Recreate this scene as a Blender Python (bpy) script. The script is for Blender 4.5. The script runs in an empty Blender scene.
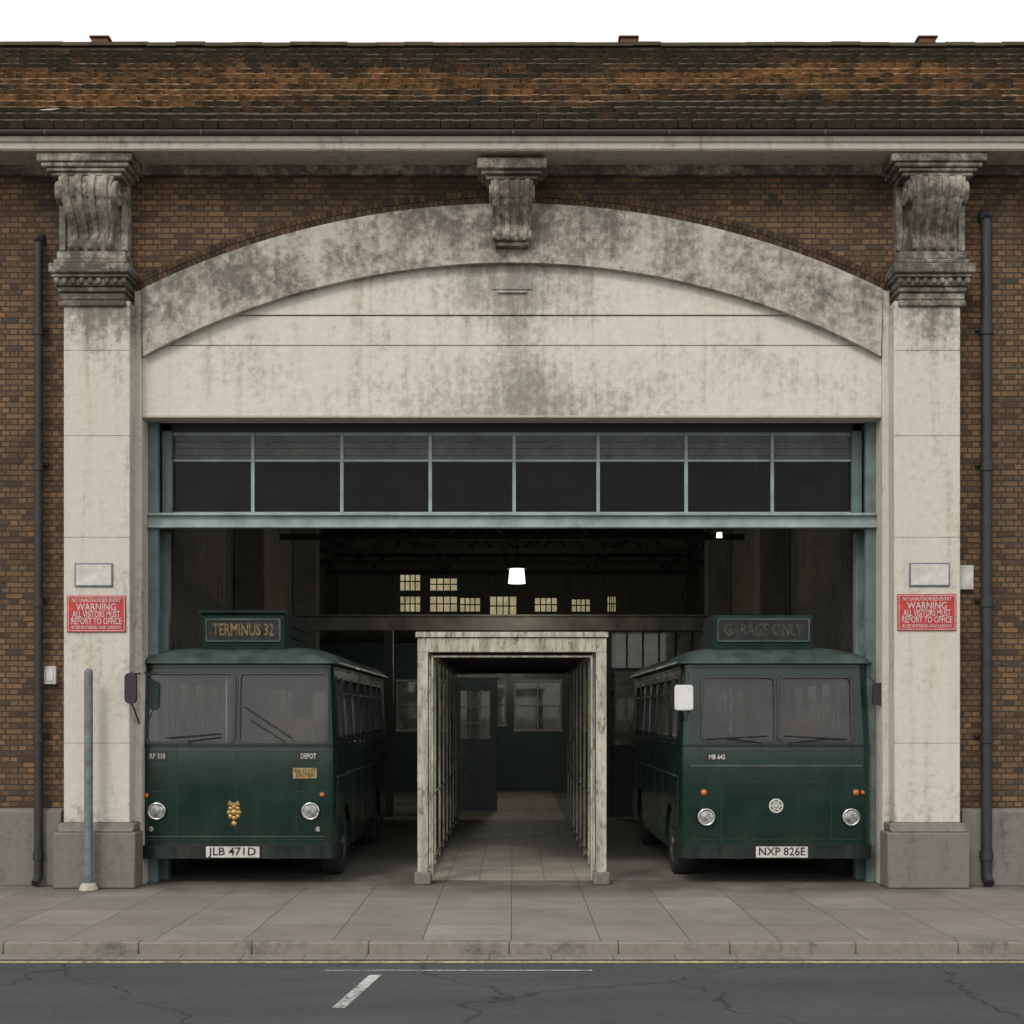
import bpy, bmesh, math, random
from mathutils import Vector, Matrix
random.seed(7)
S=bpy.context.scene
col=S.collection

# ------------------------------------------------------------------ node helpers
class G:
    def __init__(s,name):
        s.mat=bpy.data.materials.new(name); s.mat.use_nodes=True
        s.nt=s.mat.node_tree; s.nt.nodes.clear()
        s.out=s.nt.nodes.new('ShaderNodeOutputMaterial')
        s.p=None
    def put(s,sock,v):
        if isinstance(v,bpy.types.NodeSocket): s.nt.links.new(v,sock)
        else:
            if hasattr(sock.default_value,'__len__') and len(sock.default_value)==4 and len(v)==3: v=(*v,1)
            sock.default_value=v
    def n(s,t,ins={},**attr):
        nd=s.nt.nodes.new('ShaderNode'+t)
        for k,v in attr.items(): setattr(nd,k,v)
        for k,v in ins.items(): s.put(nd.inputs[k],v)
        return nd
    def obj(s): return s.n('TexCoord').outputs['Object']
    def scaled(s,v,sc): return s.n('VectorMath',{0:v,1:sc},operation='MULTIPLY').outputs[0]
    def noise(s,v,scale,detail=4,rough=.6,dist=0):
        return s.n('TexNoise',{'Vector':v,'Scale':scale,'Detail':detail,'Roughness':rough,'Distortion':dist}).outputs['Fac']
    def m(s,op,a,b=0.0,clamp=False):
        return s.n('Math',{0:a,1:b},operation=op,use_clamp=clamp).outputs[0]
    def mr(s,v,a,b,c=0.,d=1.,smooth=False):
        return s.n('MapRange',{'Value':v,'From Min':a,'From Max':b,'To Min':c,'To Max':d},interpolation_type='SMOOTHSTEP' if smooth else 'LINEAR').outputs[0]
    def mix(s,f,a,b,mode='MIX'):
        nd=s.n('Mix',data_type='RGBA',blend_type=mode)
        s.put(nd.inputs[0],f); s.put(nd.inputs[6],a); s.put(nd.inputs[7],b)
        return nd.outputs[2]
    def bump(s,h,strength=.3,dist=.01):
        return s.n('Bump',{'Height':h,'Strength':strength,'Distance':dist}).outputs[0]
    def blobs(s,o,v,blobs):
        for (cx,cz,sx,sz,A) in blobs:
            d=s.n('VectorMath',{0:o,1:(cx,0,cz)},operation='SUBTRACT').outputs[0]
            d=s.scaled(d,(1/sx,0,1/sz))
            L=s.n('VectorMath',{0:d},operation='LENGTH').outputs['Value']
            v=s.m('ADD',v,s.mr(L,0.,1.,A,0.,True))
        return v
    def done(s,color,rough=.8,metal=0.,normal=None,spec=.5,coat=0.,**kw):
        p=s.n('BsdfPrincipled',{'Base Color':color,'Roughness':rough,'Metallic':metal,'Specular IOR Level':spec,'Coat Weight':coat})
        if normal is not None: s.put(p.inputs['Normal'],normal)
        for k,v in kw.items(): s.put(p.inputs[k.replace('_',' ')],v)
        s.nt.links.new(p.outputs[0],s.out.inputs[0]); s.p=p
        return s.mat

def simple(name,c,rough=.6,metal=0.,var=.25,scale=6.,bump=0.,coat=0.,spec=.5):
    g=G(name); o=g.obj()
    n=g.noise(o,scale,4,.65)
    f=g.mr(n,.3,.7,1-var,1+var)
    cc=g.mix(1.,c,g.n('CombineColor',{0:f,1:f,2:f}).outputs[0],'MULTIPLY')
    nm=g.bump(g.noise(o,scale*12,2,.6),bump,.004) if bump else None
    return g.done(cc,g.mr(n,.3,.7,max(rough-.1,.02),min(rough+.12,1)),metal,nm,spec,coat)

def stone(name,base,dark,bias=0.,blobs=(),streak=.45,bumps=.5,lo=.50,hi=.70,op=.9):
    g=G(name); o=g.obj()
    n1=g.noise(o,1.3,7,.7,.3)
    st=g.noise(g.scaled(o,(6.,6.,.45)),1.0,5,.68,.4)
    n3=g.noise(o,10.,6,.75)
    v=g.m('ADD',g.m('MULTIPLY',n1,1-streak),g.m('MULTIPLY',st,streak))
    v=g.m('ADD',g.m('MULTIPLY',v,.62),g.m('MULTIPLY',n3,.38))
    v=g.m('ADD',v,bias)
    v=g.blobs(o,v,blobs)
    mask=g.mr(v,lo,hi,0.,1.,True)
    light=g.mr(n3,.35,.7,0.,.5)
    c=g.mix(light,base,tuple(x*.72 for x in base))
    c=g.mix(g.mr(st,.50,.75,0.,.5),c,(base[0]*.8,base[1]*.70,base[2]*.56))
    c=g.mix(g.m('MULTIPLY',mask,op),c,dark)
    sp=g.noise(o,50.,3,.7)
    c=g.mix(g.mr(sp,.58,.72,0.,.5),c,tuple(x*.4 for x in base))
    h=g.m('ADD',g.m('MULTIPLY',n3,.6),g.m('MULTIPLY',sp,.4))
    return g.done(c,.88,0.,g.bump(h,bumps,.02),.3)

def brick(name,c1,c2,mortar,soot=0.,blobs=()):
    g=G(name); o=g.obj()
    s=g.n('SeparateXYZ',{0:o})
    xy=g.m('ADD',s.outputs[0],s.outputs[1])
    wv=g.noise(o,1.7,2,.5)
    zz=g.m('ADD',s.outputs[2],g.m('MULTIPLY',wv,.02))
    vec=g.n('CombineXYZ',{0:xy,1:zz,2:0.}).outputs[0]
    b=g.n('TexBrick',{'Vector':vec,'Color1':(0,0,0),'Color2':(1,1,1),'Mortar':(.5,.5,.5),'Scale':1.,'Mortar Size':.010,'Mortar Smooth':.4,'Bias':0.,'Brick Width':.225,'Row Height':.075},offset=.5,squash=.5,squash_frequency=2)
    rnd=b.outputs['Color']; fac=b.outputs['Fac']
    big=g.noise(o,.55,5,.65); med=g.noise(o,2.2,5,.72); fine=g.noise(o,34,4,.78)
    r=g.m('ADD',g.m('MULTIPLY',rnd,.5),g.m('MULTIPLY',med,.7))
    c=g.mix(g.mr(r,.3,.9),c1,c2)
    c=g.mix(g.mr(rnd,.80,.98,0.,.55),c,(.24,.125,.058))
    c=g.mix(g.mr(rnd,.0,.2,.55,0.),c,(.045,.037,.03))
    v=g.blobs(o,g.m('ADD',g.m('ADD',g.m('MULTIPLY',big,.6),g.m('MULTIPLY',med,.4)),soot),blobs)
    c=g.mix(g.m('MULTIPLY',fac,.85),c,mortar)
    c=g.mix(g.mr(v,.44,.74,0.,.8,True),c,(.032,.026,.02))
    c=g.mix(g.mr(fine,.48,.70,0.,.6),c,(.035,.029,.022))
    c=g.mix(g.mr(fine,.28,.42,.3,0.),c,(.24,.19,.13))
    h=g.m('SUBTRACT',g.m('MULTIPLY',fine,.5),fac)
    return g.done(c,.9,0.,g.bump(h,1.,.012),.25)

# ------------------------------------------------------------------ materials
M={}
M['stone']=stone('weathered_stone',(.58,.553,.49),(.14,.128,.105),-.02,
   blobs=[(-5.45,7.5,1.1,.8,.16),(5.45,7.5,1.1,.8,.16),(-5.45,.9,1.,.9,.07),(5.45,.9,1,.9,.07),(-5.0,3.,.35,3.,.04)])
M['tymp']=stone('tympanum_render',(.63,.602,.54),(.17,.157,.135),-.04,
   blobs=[(.15,6.25,3.0,1.3,.16),(0,8.1,2.0,1.0,.17),(0,7.3,.8,1.6,.10),(-3.6,7.,1.2,.7,.06),(3.4,6.9,1.5,.6,.06)],streak=.5,lo=.46,hi=.72,op=.8)
M['arch']=stone('arch_stone',(.50,.47,.41),(.095,.085,.072),.02,
   blobs=[(0,8.9,3.4,.9,.09),(-4.0,8.1,2.0,.9,.05),(4.2,8.0,2.2,.9,.05)],streak=.25,lo=.45,hi=.66)
M['dark_stone']=stone('soot_stone',(.40,.37,.315),(.058,.05,.04),.075,streak=.2,bumps=1.,lo=.45,hi=.63)
M['cornice']=stone('cornice_stone',(.46,.43,.37),(.12,.108,.088),-.0,streak=.5)
M['plinth']=stone('plinth_concrete',(.19,.178,.156),(.07,.063,.052),.0)
M['brick']=brick('stock_brick',(.080,.052,.030),(.225,.138,.070),(.046,.039,.031),.0,
   blobs=[(0,9.3,6.2,1.5,.20),(-8,9,5,1.6,.14),(8,9,5,1.6,.14)])
M['pipe']=simple('pipe_paint',(.022,.024,.026),.6,0,.45,5)
M['green']=simple('frame_green',(.10,.145,.14),.5,0,.35,3)
M['greenlt']=simple('frame_pale_green',(.24,.30,.29),.5,0,.3,3)
M['slat']=simple('vent_slat_grey_green',(.10,.115,.108),.6,0,.35,3)
M['galv']=simple('galvanised',(.15,.165,.19),.6,.2,.35,8)
M['white']=simple('white_enamel',(.62,.62,.60),.4,0,.1,5)
M['offwhite']=simple('aged_white',(.5,.49,.46),.6,0,.3,5)
M['red']=simple('red_enamel',(.40,.028,.028),.5,0,.3,8)
M['redwhite']=simple('sign_lettering',(.50,.42,.40),.5,0,.5,40)
M['lead']=simple('lead',(.06,.055,.05),.7,.1,.4,4)
M['rubber']=simple('rubber',(.012,.014,.013),.5,0,.2,10)
M['tyre']=simple('tyre',(.02,.02,.02),.85,0,.3,10,.3)
M['black']=simple('black_paint',(.012,.014,.014),.35,0,.3,8)
M['chrome']=simple('chrome',(.55,.55,.55),.22,1.,.25,20)
M['amber']=simple('amber_lens',(.50,.13,.02),.25,0,.2,20)
M['ambert']=simple('amber_plate',(.27,.19,.07),.6,0,.5,14)
M['blindt']=simple('faded_blind_text',(.045,.04,.028),.7,0,.8,11)
M['blindt2']=simple('faded_amber_blind_text',(.15,.105,.038),.7,0,.8,11)
M['boxpaint']=simple('destination_box_paint',(.012,.026,.022),.8,0,.4,4,spec=.15)
M['brass']=simple('badge_brass',(.42,.27,.10),.35,.7,.3,30)
M['seat']=simple('seat_cloth',(.10,.045,.035),.9,0,.3,10)
M['dash']=simple('dashboard',(.02,.022,.022),.6)
M['ceilc']=simple('bus_ceiling_cream',(.32,.31,.26),.6)
M['intwall']=stone('garage_wall',(.27,.255,.21),(.06,.056,.045),.03)
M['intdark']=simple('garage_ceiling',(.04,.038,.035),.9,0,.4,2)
M['steel']=simple('dark_steel',(.03,.035,.035),.6,.2,.3,4)
M['doorgreen']=simple('door_green',(.025,.05,.045),.4,0,.3,4)
M['beam']=simple('dull_beam_paint',(.19,.183,.15),.6,0,.45,2)  # same hue as the cream paint, darker and duller
M['cream']=simple('cream_paint',(.32,.31,.26),.6,0,.35,3)
M['terracotta']=simple('terracotta',(.12,.055,.03),.85,0,.4,6)
g=G('lamp_lens'); o=g.obj(); wv=g.n('TexWave',{'Vector':o,'Scale':22.,'Distortion':.5},bands_direction='X').outputs['Fac']; n=g.noise(o,14,3,.6)
M['lens']=g.done(g.mix(g.mr(n,.35,.65),(.60,.62,.60),(.16,.17,.17)),.12,.35,g.bump(wv,.8,.006),.8)

def mk_buspaint(name,c,top=False):
    g=G(name); o=g.obj(); s=g.n('SeparateXYZ',{0:o})
    n=g.noise(o,2.2,5,.65); st=g.noise(g.scaled(o,(7,7,.7)),1.,4,.6)
    f=g.mr(n,.3,.7,.75,1.25)
    cc=g.mix(1.,c,g.n('CombineColor',{0:f,1:f,2:f}).outputs[0],'MULTIPLY')
    low=g.mr(s.outputs[2],.3,.95,.32,.0,True)
    d=g.m('MULTIPLY',g.m('ADD',low,.02),g.mr(st,.35,.7))
    cc=g.mix(d,cc,(.05,.044,.035))
    if top: cc=g.mix(g.mr(n,.4,.7,.0,.5),cc,(.12,.14,.13))  # pale grey-green gleam of the roof, mixed into its colour
    r=g.mr(g.m('ADD',n,g.m('MULTIPLY',d,.8)),.3,1.,.14,.45)
    if top: r=g.mr(n,.3,.7,.4,.55)
    return g.done(cc,r,0.,g.bump(g.noise(o,1.3,1,.5),.2,.03),.45,.05 if top else .2,Coat_Roughness=.06)
M['bus']=mk_buspaint('bus_green_paint',(.0028,.020,.0135))
M['busdk']=mk_buspaint('bus_dark_green',(.002,.010,.008))
M['busroof']=mk_buspaint('bus_roof_gleam_paint',(.03,.052,.046),True)  # base green raised above the body colour to carry the roof gleam

def glass(name,tint,dirt,dcol=(.12,.12,.11),ior=1.5):
    g=G(name); o=g.obj()
    fr=g.n('Fresnel',{'IOR':ior}).outputs[0]
    t=g.n('BsdfTransparent',{'Color':tint}).outputs[0]
    gl=g.n('BsdfGlossy',{'Color':(1,1,1),'Roughness':.03}).outputs[0]
    df=g.n('BsdfDiffuse',{'Color':dcol}).outputs[0]
    n=g.noise(o,2.5,5,.7)
    a=g.n('MixShader',{0:g.mr(n,.35,.7,dirt*.3,dirt)}); g.nt.links.new(t,a.inputs[1]); g.nt.links.new(df,a.inputs[2])
    b=g.n('MixShader',{0:fr}); g.nt.links.new(a.outputs[0],b.inputs[1]); g.nt.links.new(gl,b.inputs[2])
    g.nt.links.new(b.outputs[0],g.out.inputs[0]); return g.mat
M['glass']=glass('bus_glass',(.74,.78,.76),.18,(.17,.17,.16),1.55)
M['tglass']=glass('transom_glass',(.45,.5,.48),.10,(.06,.06,.055),1.2)
M['tglass2']=glass('reeded_glass',(.3,.3,.3),.8,(.13,.135,.125),1.3)
M['offglass']=glass('office_glass',(.5,.52,.5),.8,(.36,.37,.34))
M['dirtyglass']=glass('dirty_far_glass',(.72,.67,.52),.35,(.3,.28,.2))

g=G('lamp_glow'); e=g.n('Emission',{'Color':(1,.97,.85),'Strength':2.0}); g.nt.links.new(e.outputs[0],g.out.inputs[0]); M['glow']=g.mat

# asphalt
g=G('asphalt'); o=g.obj()
f=g.noise(o,110,3,.75); n=g.noise(g.scaled(o,(.35,1.2,1)),.9,6,.65); m2=g.noise(o,6,5,.75)
c=g.mix(g.mr(n,.3,.7),(.052,.052,.057),(.086,.086,.092))
c=g.mix(g.mr(f,.5,.70,0,.65),c,(.17,.17,.172)); c=g.mix(g.mr(f,.30,.46,.6,0),c,(.018,.018,.02)); c=g.mix(g.mr(m2,.55,.72,0,.5),c,(.03,.03,.032))
cr=g.n('TexVoronoi',{'Vector':g.n('VectorMath',{0:o,1:g.scaled(g.n('TexNoise',{'Vector':o,'Scale':1.2,'Detail':5.}).outputs['Color'],(1.2,1.2,0))},operation='ADD').outputs[0],'Scale':.33},feature='DISTANCE_TO_EDGE').outputs['Distance']
c=g.mix(g.mr(cr,.002,.008,.6,0),c,(.018,.018,.018))
M['asphalt']=g.done(c,.9,0,g.bump(f,.8,.012),.3)
# pavement slabs
g=G('paving_slabs'); o=g.obj(); s=g.n('SeparateXYZ',{0:o})
wob=g.n('TexNoise',{'Vector':o,'Scale':3.,'Detail':2.}).outputs['Color']
ov=g.n('VectorMath',{0:o,1:g.scaled(wob,(.012,.012,0))},operation='ADD').outputs[0]
b=g.n('TexBrick',{'Vector':ov,'Color1':(0,0,0),'Color2':(1,1,1),'Mortar':(.5,.5,.5),'Scale':1.,'Mortar Size':.007,'Mortar Smooth':.3,'Brick Width':.90,'Row Height':1.12},offset=.0,squash=1.0,squash_frequency=2)
n=g.noise(o,.8,7,.7); f=g.noise(o,48,4,.78); sp=g.n('TexVoronoi',{'Vector':o,'Scale':3.2}).outputs['Distance']
rn=b.outputs['Color']
c=g.mix(g.mr(rn,0,1),(.225,.208,.182),(.275,.257,.23))
c=g.mix(g.mr(rn,.93,.97,0,.35),c,(.38,.36,.33))
c=g.mix(g.mr(n,.38,.66,0,.65),c,(.155,.142,.122)); c=g.mix(g.mr(f,.5,.70,0,.6),c,(.08,.074,.064)); c=g.mix(g.mr(f,.3,.44,.4,0),c,(.36,.34,.31))
c=g.mix(g.mr(sp,.0,.06,.6,0.),c,(.07,.066,.06))
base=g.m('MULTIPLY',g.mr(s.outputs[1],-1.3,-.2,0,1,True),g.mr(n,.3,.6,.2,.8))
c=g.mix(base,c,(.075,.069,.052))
c=g.mix(g.m('MULTIPLY',b.outputs['Fac'],.75),c,(.07,.063,.05))
M['slabs']=g.done(c,.88,0,g.bump(g.m('SUBTRACT',g.m('MULTIPLY',f,.4),b.outputs['Fac']),.6,.012),.3)
M['kerb']=stone('kerb_granite',(.23,.213,.185),(.085,.077,.065),.02,streak=.1)
g=G('garage_floor'); o=g.obj(); n=g.noise(o,.6,6,.7); f=g.noise(o,30,3,.7)
c=g.mix(g.mr(n,.35,.7),(.24,.22,.19),(.09,.084,.075)); c=g.mix(g.mr(f,.5,.8,0,.4),c,(.12,.11,.1))
M['gfloor']=g.done(c,g.mr(n,.3,.7,.7,.4),0,g.bump(f,.3,.01))
g=G('walkway_pavers'); o=g.obj()
b=g.n('TexBrick',{'Vector':o,'Color1':(.34,.31,.26),'Color2':(.42,.385,.325),'Mortar':(.2,.185,.15),'Scale':1.,'Mortar Size':.008,'Mortar Smooth':.2,'Brick Width':.45,'Row Height':.45},offset=.0)
n=g.noise(o,1.1,5,.7); c=g.mix(g.mr(n,.4,.7,0,.7),b.outputs[0],(.17,.155,.128))
M['pavers']=g.done(c,.65,0,g.bump(g.m('SUBTRACT',0.,b.outputs['Fac']),.4,.008))
def marking(name,cc):
    g=G(name); o=g.obj(); n=g.noise(o,22,6,.75); n2=g.noise(o,2.,4,.6)
    c=g.mix(g.mr(g.m('ADD',g.m('MULTIPLY',n,.7),g.m('MULTIPLY',n2,.3)),.44,.60),cc,(.085,.085,.088))
    return g.done(c,.8)
M['mark']=marking('worn_white_paint',(.55,.55,.54)); M['marky']=marking('worn_yellow_paint',(.55,.45,.22))
g=G('peeling_paint'); o=g.obj(); n=g.noise(g.scaled(o,(6,6,.9)),1.3,6,.75); n2=g.noise(g.scaled(o,(1.6,1.6,.5)),9,5,.75)
c=g.mix(g.mr(n,.42,.58),(.46,.44,.36),(.25,.26,.20)); c=g.mix(g.mr(n2,.54,.62,0,.8),c,(.115,.078,.036)); c=g.mix(g.mr(n2,.28,.40,.6,0),c,(.05,.06,.045))
M['peel']=g.done(c,.7,0,g.bump(n2,.4,.01))
# roof tiles
g=G('clay_roof_tiles'); o=g.obj(); s=g.n('SeparateXYZ',{0:o})
r=g.n('NewGeometry').outputs['Random Per Island']
big=g.noise(g.scaled(o,(.45,1.,1.)),.9,5,.7,.5); med=g.noise(o,6,5,.75)
mid=g.m('MULTIPLY',g.mr(s.outputs[2],9.9,10.9,0,1,True),g.mr(s.outputs[2],12.7,11.5,0,1,True))
org=g.m('ADD',g.m('MULTIPLY',big,1.1),g.m('MULTIPLY',r,.22)); org=g.m('ADD',org,g.m('MULTIPLY',mid,.30))
c=g.mix(g.mr(org,.78,1.08,0,1,True),(.055,.045,.031),(.33,.175,.072))
c=g.mix(g.mr(r,.0,1.,.0,.4),c,(.085,.058,.034))
c=g.mix(g.mr(med,.45,.60,0,.8),c,(.033,.030,.018))
M['tiles']=g.done(c,.9,0,g.bump(g.noise(o,40,3,.7),.5,.01),.25)
g=G('voussoir_brick'); o=g.obj(); r=g.n('NewGeometry').outputs['Random Per Island']
c=g.mix(r,(.030,.024,.018),(.10,.062,.032)); c=g.mix(g.mr(g.noise(o,14,4,.7),.5,.7,0,.7),c,(.025,.021,.018))
M['vbrick']=g.done(c,.9,0,g.bump(g.noise(o,50,2,.6),.4,.01),.25)

# ------------------------------------------------------------------ mesh builder
def empty(name,loc=(0,0,0)):
    e=bpy.data.objects.new(name,None); e.location=loc; col.objects.link(e); return e
class MB:
    def __init__(s): s.v=[];s.f=[];s.m=[]
    def add(s,vs,fs,m=0):
        k=len(s.v); s.v+= [tuple(v) for v in vs]
        for f in fs: s.f.append(tuple(i+k for i in f)); s.m.append(m)
        return s
    def box(s,x0,x1,y0,y1,z0,z1,m=0):
        vs=[(x,y,z) for x in(x0,x1) for y in(y0,y1) for z in(z0,z1)]
        return s.add(vs,[(0,1,3,2),(4,6,7,5),(0,4,5,1),(2,3,7,6),(0,2,6,4),(1,5,7,3)],m)
    def prism(s,pts,axis,a0,a1,m=0):
        n=len(pts)
        def P(p,a): return {'x':(a,p[0],p[1]),'y':(p[0],a,p[1]),'z':(p[0],p[1],a)}[axis]
        vs=[P(p,a0) for p in pts]+[P(p,a1) for p in pts]
        fs=[tuple(range(n)),tuple(range(n,2*n))]+[(i,(i+1)%n,(i+1)%n+n,i+n) for i in range(n)]
        return s.add(vs,fs,m)
    def cyl(s,p0,p1,r0,r1=None,n=16,m=0):
        r1=r0 if r1 is None else r1
        p0=Vector(p0);p1=Vector(p1);d=(p1-p0).normalized()
        u=d.orthogonal().normalized(); w=d.cross(u)
        vs=[p0+(u*math.cos(t)+w*math.sin(t))*r0 for t in [2*math.pi*i/n for i in range(n)]]
        vs+=[p1+(u*math.cos(t)+w*math.sin(t))*r1 for t in [2*math.pi*i/n for i in range(n)]]
        fs=[tuple(range(n)),tuple(range(n,2*n))]+[(i,(i+1)%n,(i+1)%n+n,i+n) for i in range(n)]
        return s.add(vs,fs,m)
    def torus(s,c,axis,R,r,n=28,k=8,m=0):
        c=Vector(c);d=Vector(axis).normalized();u=d.orthogonal().normalized();w=d.cross(u)
        vs=[];fs=[]
        for i in range(n):
            a=2*math.pi*i/n; e=u*math.cos(a)+w*math.sin(a)
            for j in range(k):
                b=2*math.pi*j/k; vs.append(c+e*(R+r*math.cos(b))+d*r*math.sin(b))
        for i in range(n):
            for j in range(k):
                fs.append((i*k+j,i*k+(j+1)%k,((i+1)%n)*k+(j+1)%k,((i+1)%n)*k+j))
        return s.add(vs,fs,m)
    def dome(s,c,axis,R,h,n=20,k=5,m=0):
        c=Vector(c);d=Vector(axis).normalized();u=d.orthogonal().normalized();w=d.cross(u)
        vs=[c+d*h];fs=[]
        for j in range(1,k+1):
            a=math.pi/2*j/k
            for i in range(n):
                t=2*math.pi*i/n; vs.append(c+(u*math.cos(t)+w*math.sin(t))*R*math.sin(a)+d*h*math.cos(a))
        for i in range(n): fs.append((0,1+i,1+(i+1)%n))
        for j in range(k-1):
            for i in range(n):
                a=1+j*n; fs.append((a+i,a+(i+1)%n,a+n+(i+1)%n,a+n+i))
        return s.add(vs,fs,m)
    def obj(s,name,mats,parent=None,bevel=0,smooth=40,segs=2):
        me=bpy.data.meshes.new(name); me.from_pydata(s.v,[],s.f)
        for mt in (mats if isinstance(mats,(list,tuple)) else [mats]): me.materials.append(M[mt] if isinstance(mt,str) else mt)
        for p,mi in zip(me.polygons,s.m): p.material_index=mi
        bm=bmesh.new(); bm.from_mesh(me); bmesh.ops.recalc_face_normals(bm,faces=bm.faces); bm.to_mesh(me); bm.free()
        o=bpy.data.objects.new(name,me); col.objects.link(o)
        if parent: o.parent=parent
        if bevel:
            b=o.modifiers.new('b','BEVEL'); b.width=bevel; b.segments=segs; b.limit_method='ANGLE'; b.angle_limit=math.radians(35); b.harden_normals=False
        if smooth: set_smooth(me,smooth)
        return o
def set_smooth(me,ang):
    bm=bmesh.new(); bm.from_mesh(me)
    for f in bm.faces: f.smooth=True
    for e in bm.edges:
        if len(e.link_faces)==2 and e.calc_face_angle(3)>math.radians(ang): e.smooth=False
    bm.to_mesh(me); bm.free()

def text_mesh(body,size,maxw=None):
    cu=bpy.data.curves.new('t','FONT'); cu.body=body; cu.size=size; cu.align_x='CENTER'; cu.align_y='CENTER'; cu.resolution_u=2; cu.offset=size*.012
    ob=bpy.data.objects.new('t',cu); col.objects.link(ob)
    dg=bpy.context.evaluated_depsgraph_get(); dg.update()
    me=bpy.data.meshes.new_from_object(ob.evaluated_get(dg))
    vs=[v.co.copy() for v in me.vertices]; fs=[tuple(p.vertices) for p in me.polygons]
    bpy.data.objects.remove(ob); bpy.data.meshes.remove(me)
    w=max(v.x for v in vs)-min(v.x for v in vs)
    k=(maxw/w) if maxw else 1
    return [(v.x*k,v.y) for v in vs],fs
def put_text(mb,body,size,cx,y,cz,maxw=None,m=0):
    vs,fs=text_mesh(body,size,maxw)
    mb.add([(cx+a,y,cz+b) for a,b in vs],fs,m)

# ------------------------------------------------------------------ ground / road
mb=MB(); mb.add([(-900,-900,-.17),(900,-900,-.17),(900,900,-.17),(-900,900,-.17)],[(0,1,2,3)]); mb.obj('ground','plinth')
mb=MB(); mb.box(-60,60,-16,-4.55,-.165,-.12); mb.obj('road','asphalt')
mb=MB(); mb.box(-60,60,-4.4,.55,-.16,0); mb.obj('pavement','slabs')
mb=MB(); mb.box(-60,60,-24,-16.15,-.16,0); mb.obj('pavement','slabs')
def kerb(y0,y1):
    mb=MB(); x=-60.
    while x<60:
        l=1.22+random.uniform(-.2,.2); mb.box(x+.002,x+l-.002,y0,y1,-.16,.004+random.uniform(-.001,.003)); x+=l
    mb.obj('kerb','kerb',bevel=.018)
kerb(-4.54,-4.402); kerb(-16.148,-15.99)
mb=MB(); x=-60.
while x<60: mb.box(x+.002,x+.606,-4.80,-4.545,-.16,-.113); x+=.61
mb.obj('gutter_channel','kerb',bevel=.006)
mb=MB()
mb.add([(-60,-5.01,-.116),(60,-5.01,-.116),(60,-4.91,-.116),(-60,-4.91,-.116)],[(0,1,2,3)],1)
mb.add([(-1.75,-5.40,-.116),(.75,-5.40,-.116),(.75,-5.36,-.116),(-1.75,-5.36,-.116)],[(0,1,2,3)],0)
mb.add([(-1.47,-7.0,-.116),(-1.36,-7.0,-.116),(-1.20,-5.6,-.116),(-1.31,-5.6,-.116)],[(0,1,2,3)],0)
mb.obj('road_marking',['mark','marky'])
# ------------------------------------------------------------------ garage building
B=empty('bus_garage')
TOP=9.56
def arc(x,R,crown): return crown-(R-math.sqrt(R*R-x*x))
RE,CE=11.23,9.07; RI,CI=10.27,8.29
ext=lambda x:arc(x,RE,CE); inn=lambda x:arc(x,RI,CI)
mb=MB()
mb.box(-26,-5.03,0,.5,0,TOP); mb.box(5.03,26,0,.5,0,TOP)
N=48; XS=[-5.03+10.06*i/N for i in range(N+1)]
mb.prism([(x,ext(x)) for x in XS]+[(5.03,TOP),(-5.03,TOP)],'y',0,.5)
mb.obj('brick_wall','brick',B,smooth=0)
mb=MB()
for ring in range(2):
    r0=RE+.006+ring*.088; r1=r0+.08; cz=CE-RE
    a0=math.asin(5.0/RE); n=150 
    for i in range(n):
        t0=-a0+2*a0*i/n+(.5*2*a0/n if ring else 0); t1=t0+2*a0/n*.88
        yf=-.03-random.uniform(0,.006)
        pts=[(math.sin(t)*r,cz+math.cos(t)*r) for t,r in((t0,r0),(t0,r1),(t1,r1),(t1,r0))]
        mb.prism(pts,'y',yf,.05)
mb.obj('arch_brick_ring','vbrick',B,smooth=0)
mb=MB()
xs=[-4.93+9.86*k/90 for k in range(91)]
mb.prism([(x,ext(x)) for x in xs]+[(x*.995,inn(x*.995)) for x in reversed(xs)],'y',-.07,.5)
mb.obj('arch_band','arch',B,bevel=.008,smooth=30)
mb=MB()
xs=[-4.9+9.8*i/80 for i in range(81)]
mb.prism([(x,inn(x)+.035) for x in xs]+[(x,inn(x)-.012) for x in reversed(xs)],'y',-.082,.3)
mb.obj('arch_fillet','arch',B,smooth=30)
mb=MB()
def xat(z):
    R=RI; d=z-(CI-RI); return math.sqrt(R*R-d*d)
mb.box(-4.93,4.93,.02,.5,6.27,7.03)
def band(za,zb,yf):
    xa=min(xat(max(za,7.03001)),4.93); xb=xat(zb)
    L=[(-xa+(xa-xb)*k/8) for k in range(9)]
    pts=[(-xa,za),(xa,za)]+[( -x, min(zb,inn(x))) for x in L]+[(x,min(zb,inn(x))) for x in reversed(L)]
    mb.prism(pts,'y',yf,.5)
band(7.0302,7.195,.02); band(7.215,7.595,.035)
xb=xat(7.615); xs=[-xb+2*xb*i/40 for i in range(41)]
mb.prism([(x,inn(x)) for x in xs]+[(xb-.01,7.615),(-xb+.01,7.615)],'y',.02,.5)
mb.prism([(x,inn(x)) for x in [-4.9+9.8*i/40 for i in range(41)]]+[(4.9,6.4),(-4.9,6.4)],'y',.07,.49)
mb.box(-.26,.26,.002,.1,7.95,8.08)
mb.box(-.2,.2,-.01,.1,7.90,7.93)
mb.obj('tympanum','tymp',B,smooth=0)
mb=MB(); mb.box(-4.93,4.93,.005,.30,6.235,6.268)
mb.obj('tympanum_drip_edge','cornice',B,bevel=.006)
mb=MB()
for sx in(-1,1):
    a,b=sorted((sx*5.028,sx*4.932))
    mb.box(a,b,-.03,.5,0,7.93)
mb.obj('jamb','stone',B,bevel=.01)
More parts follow.
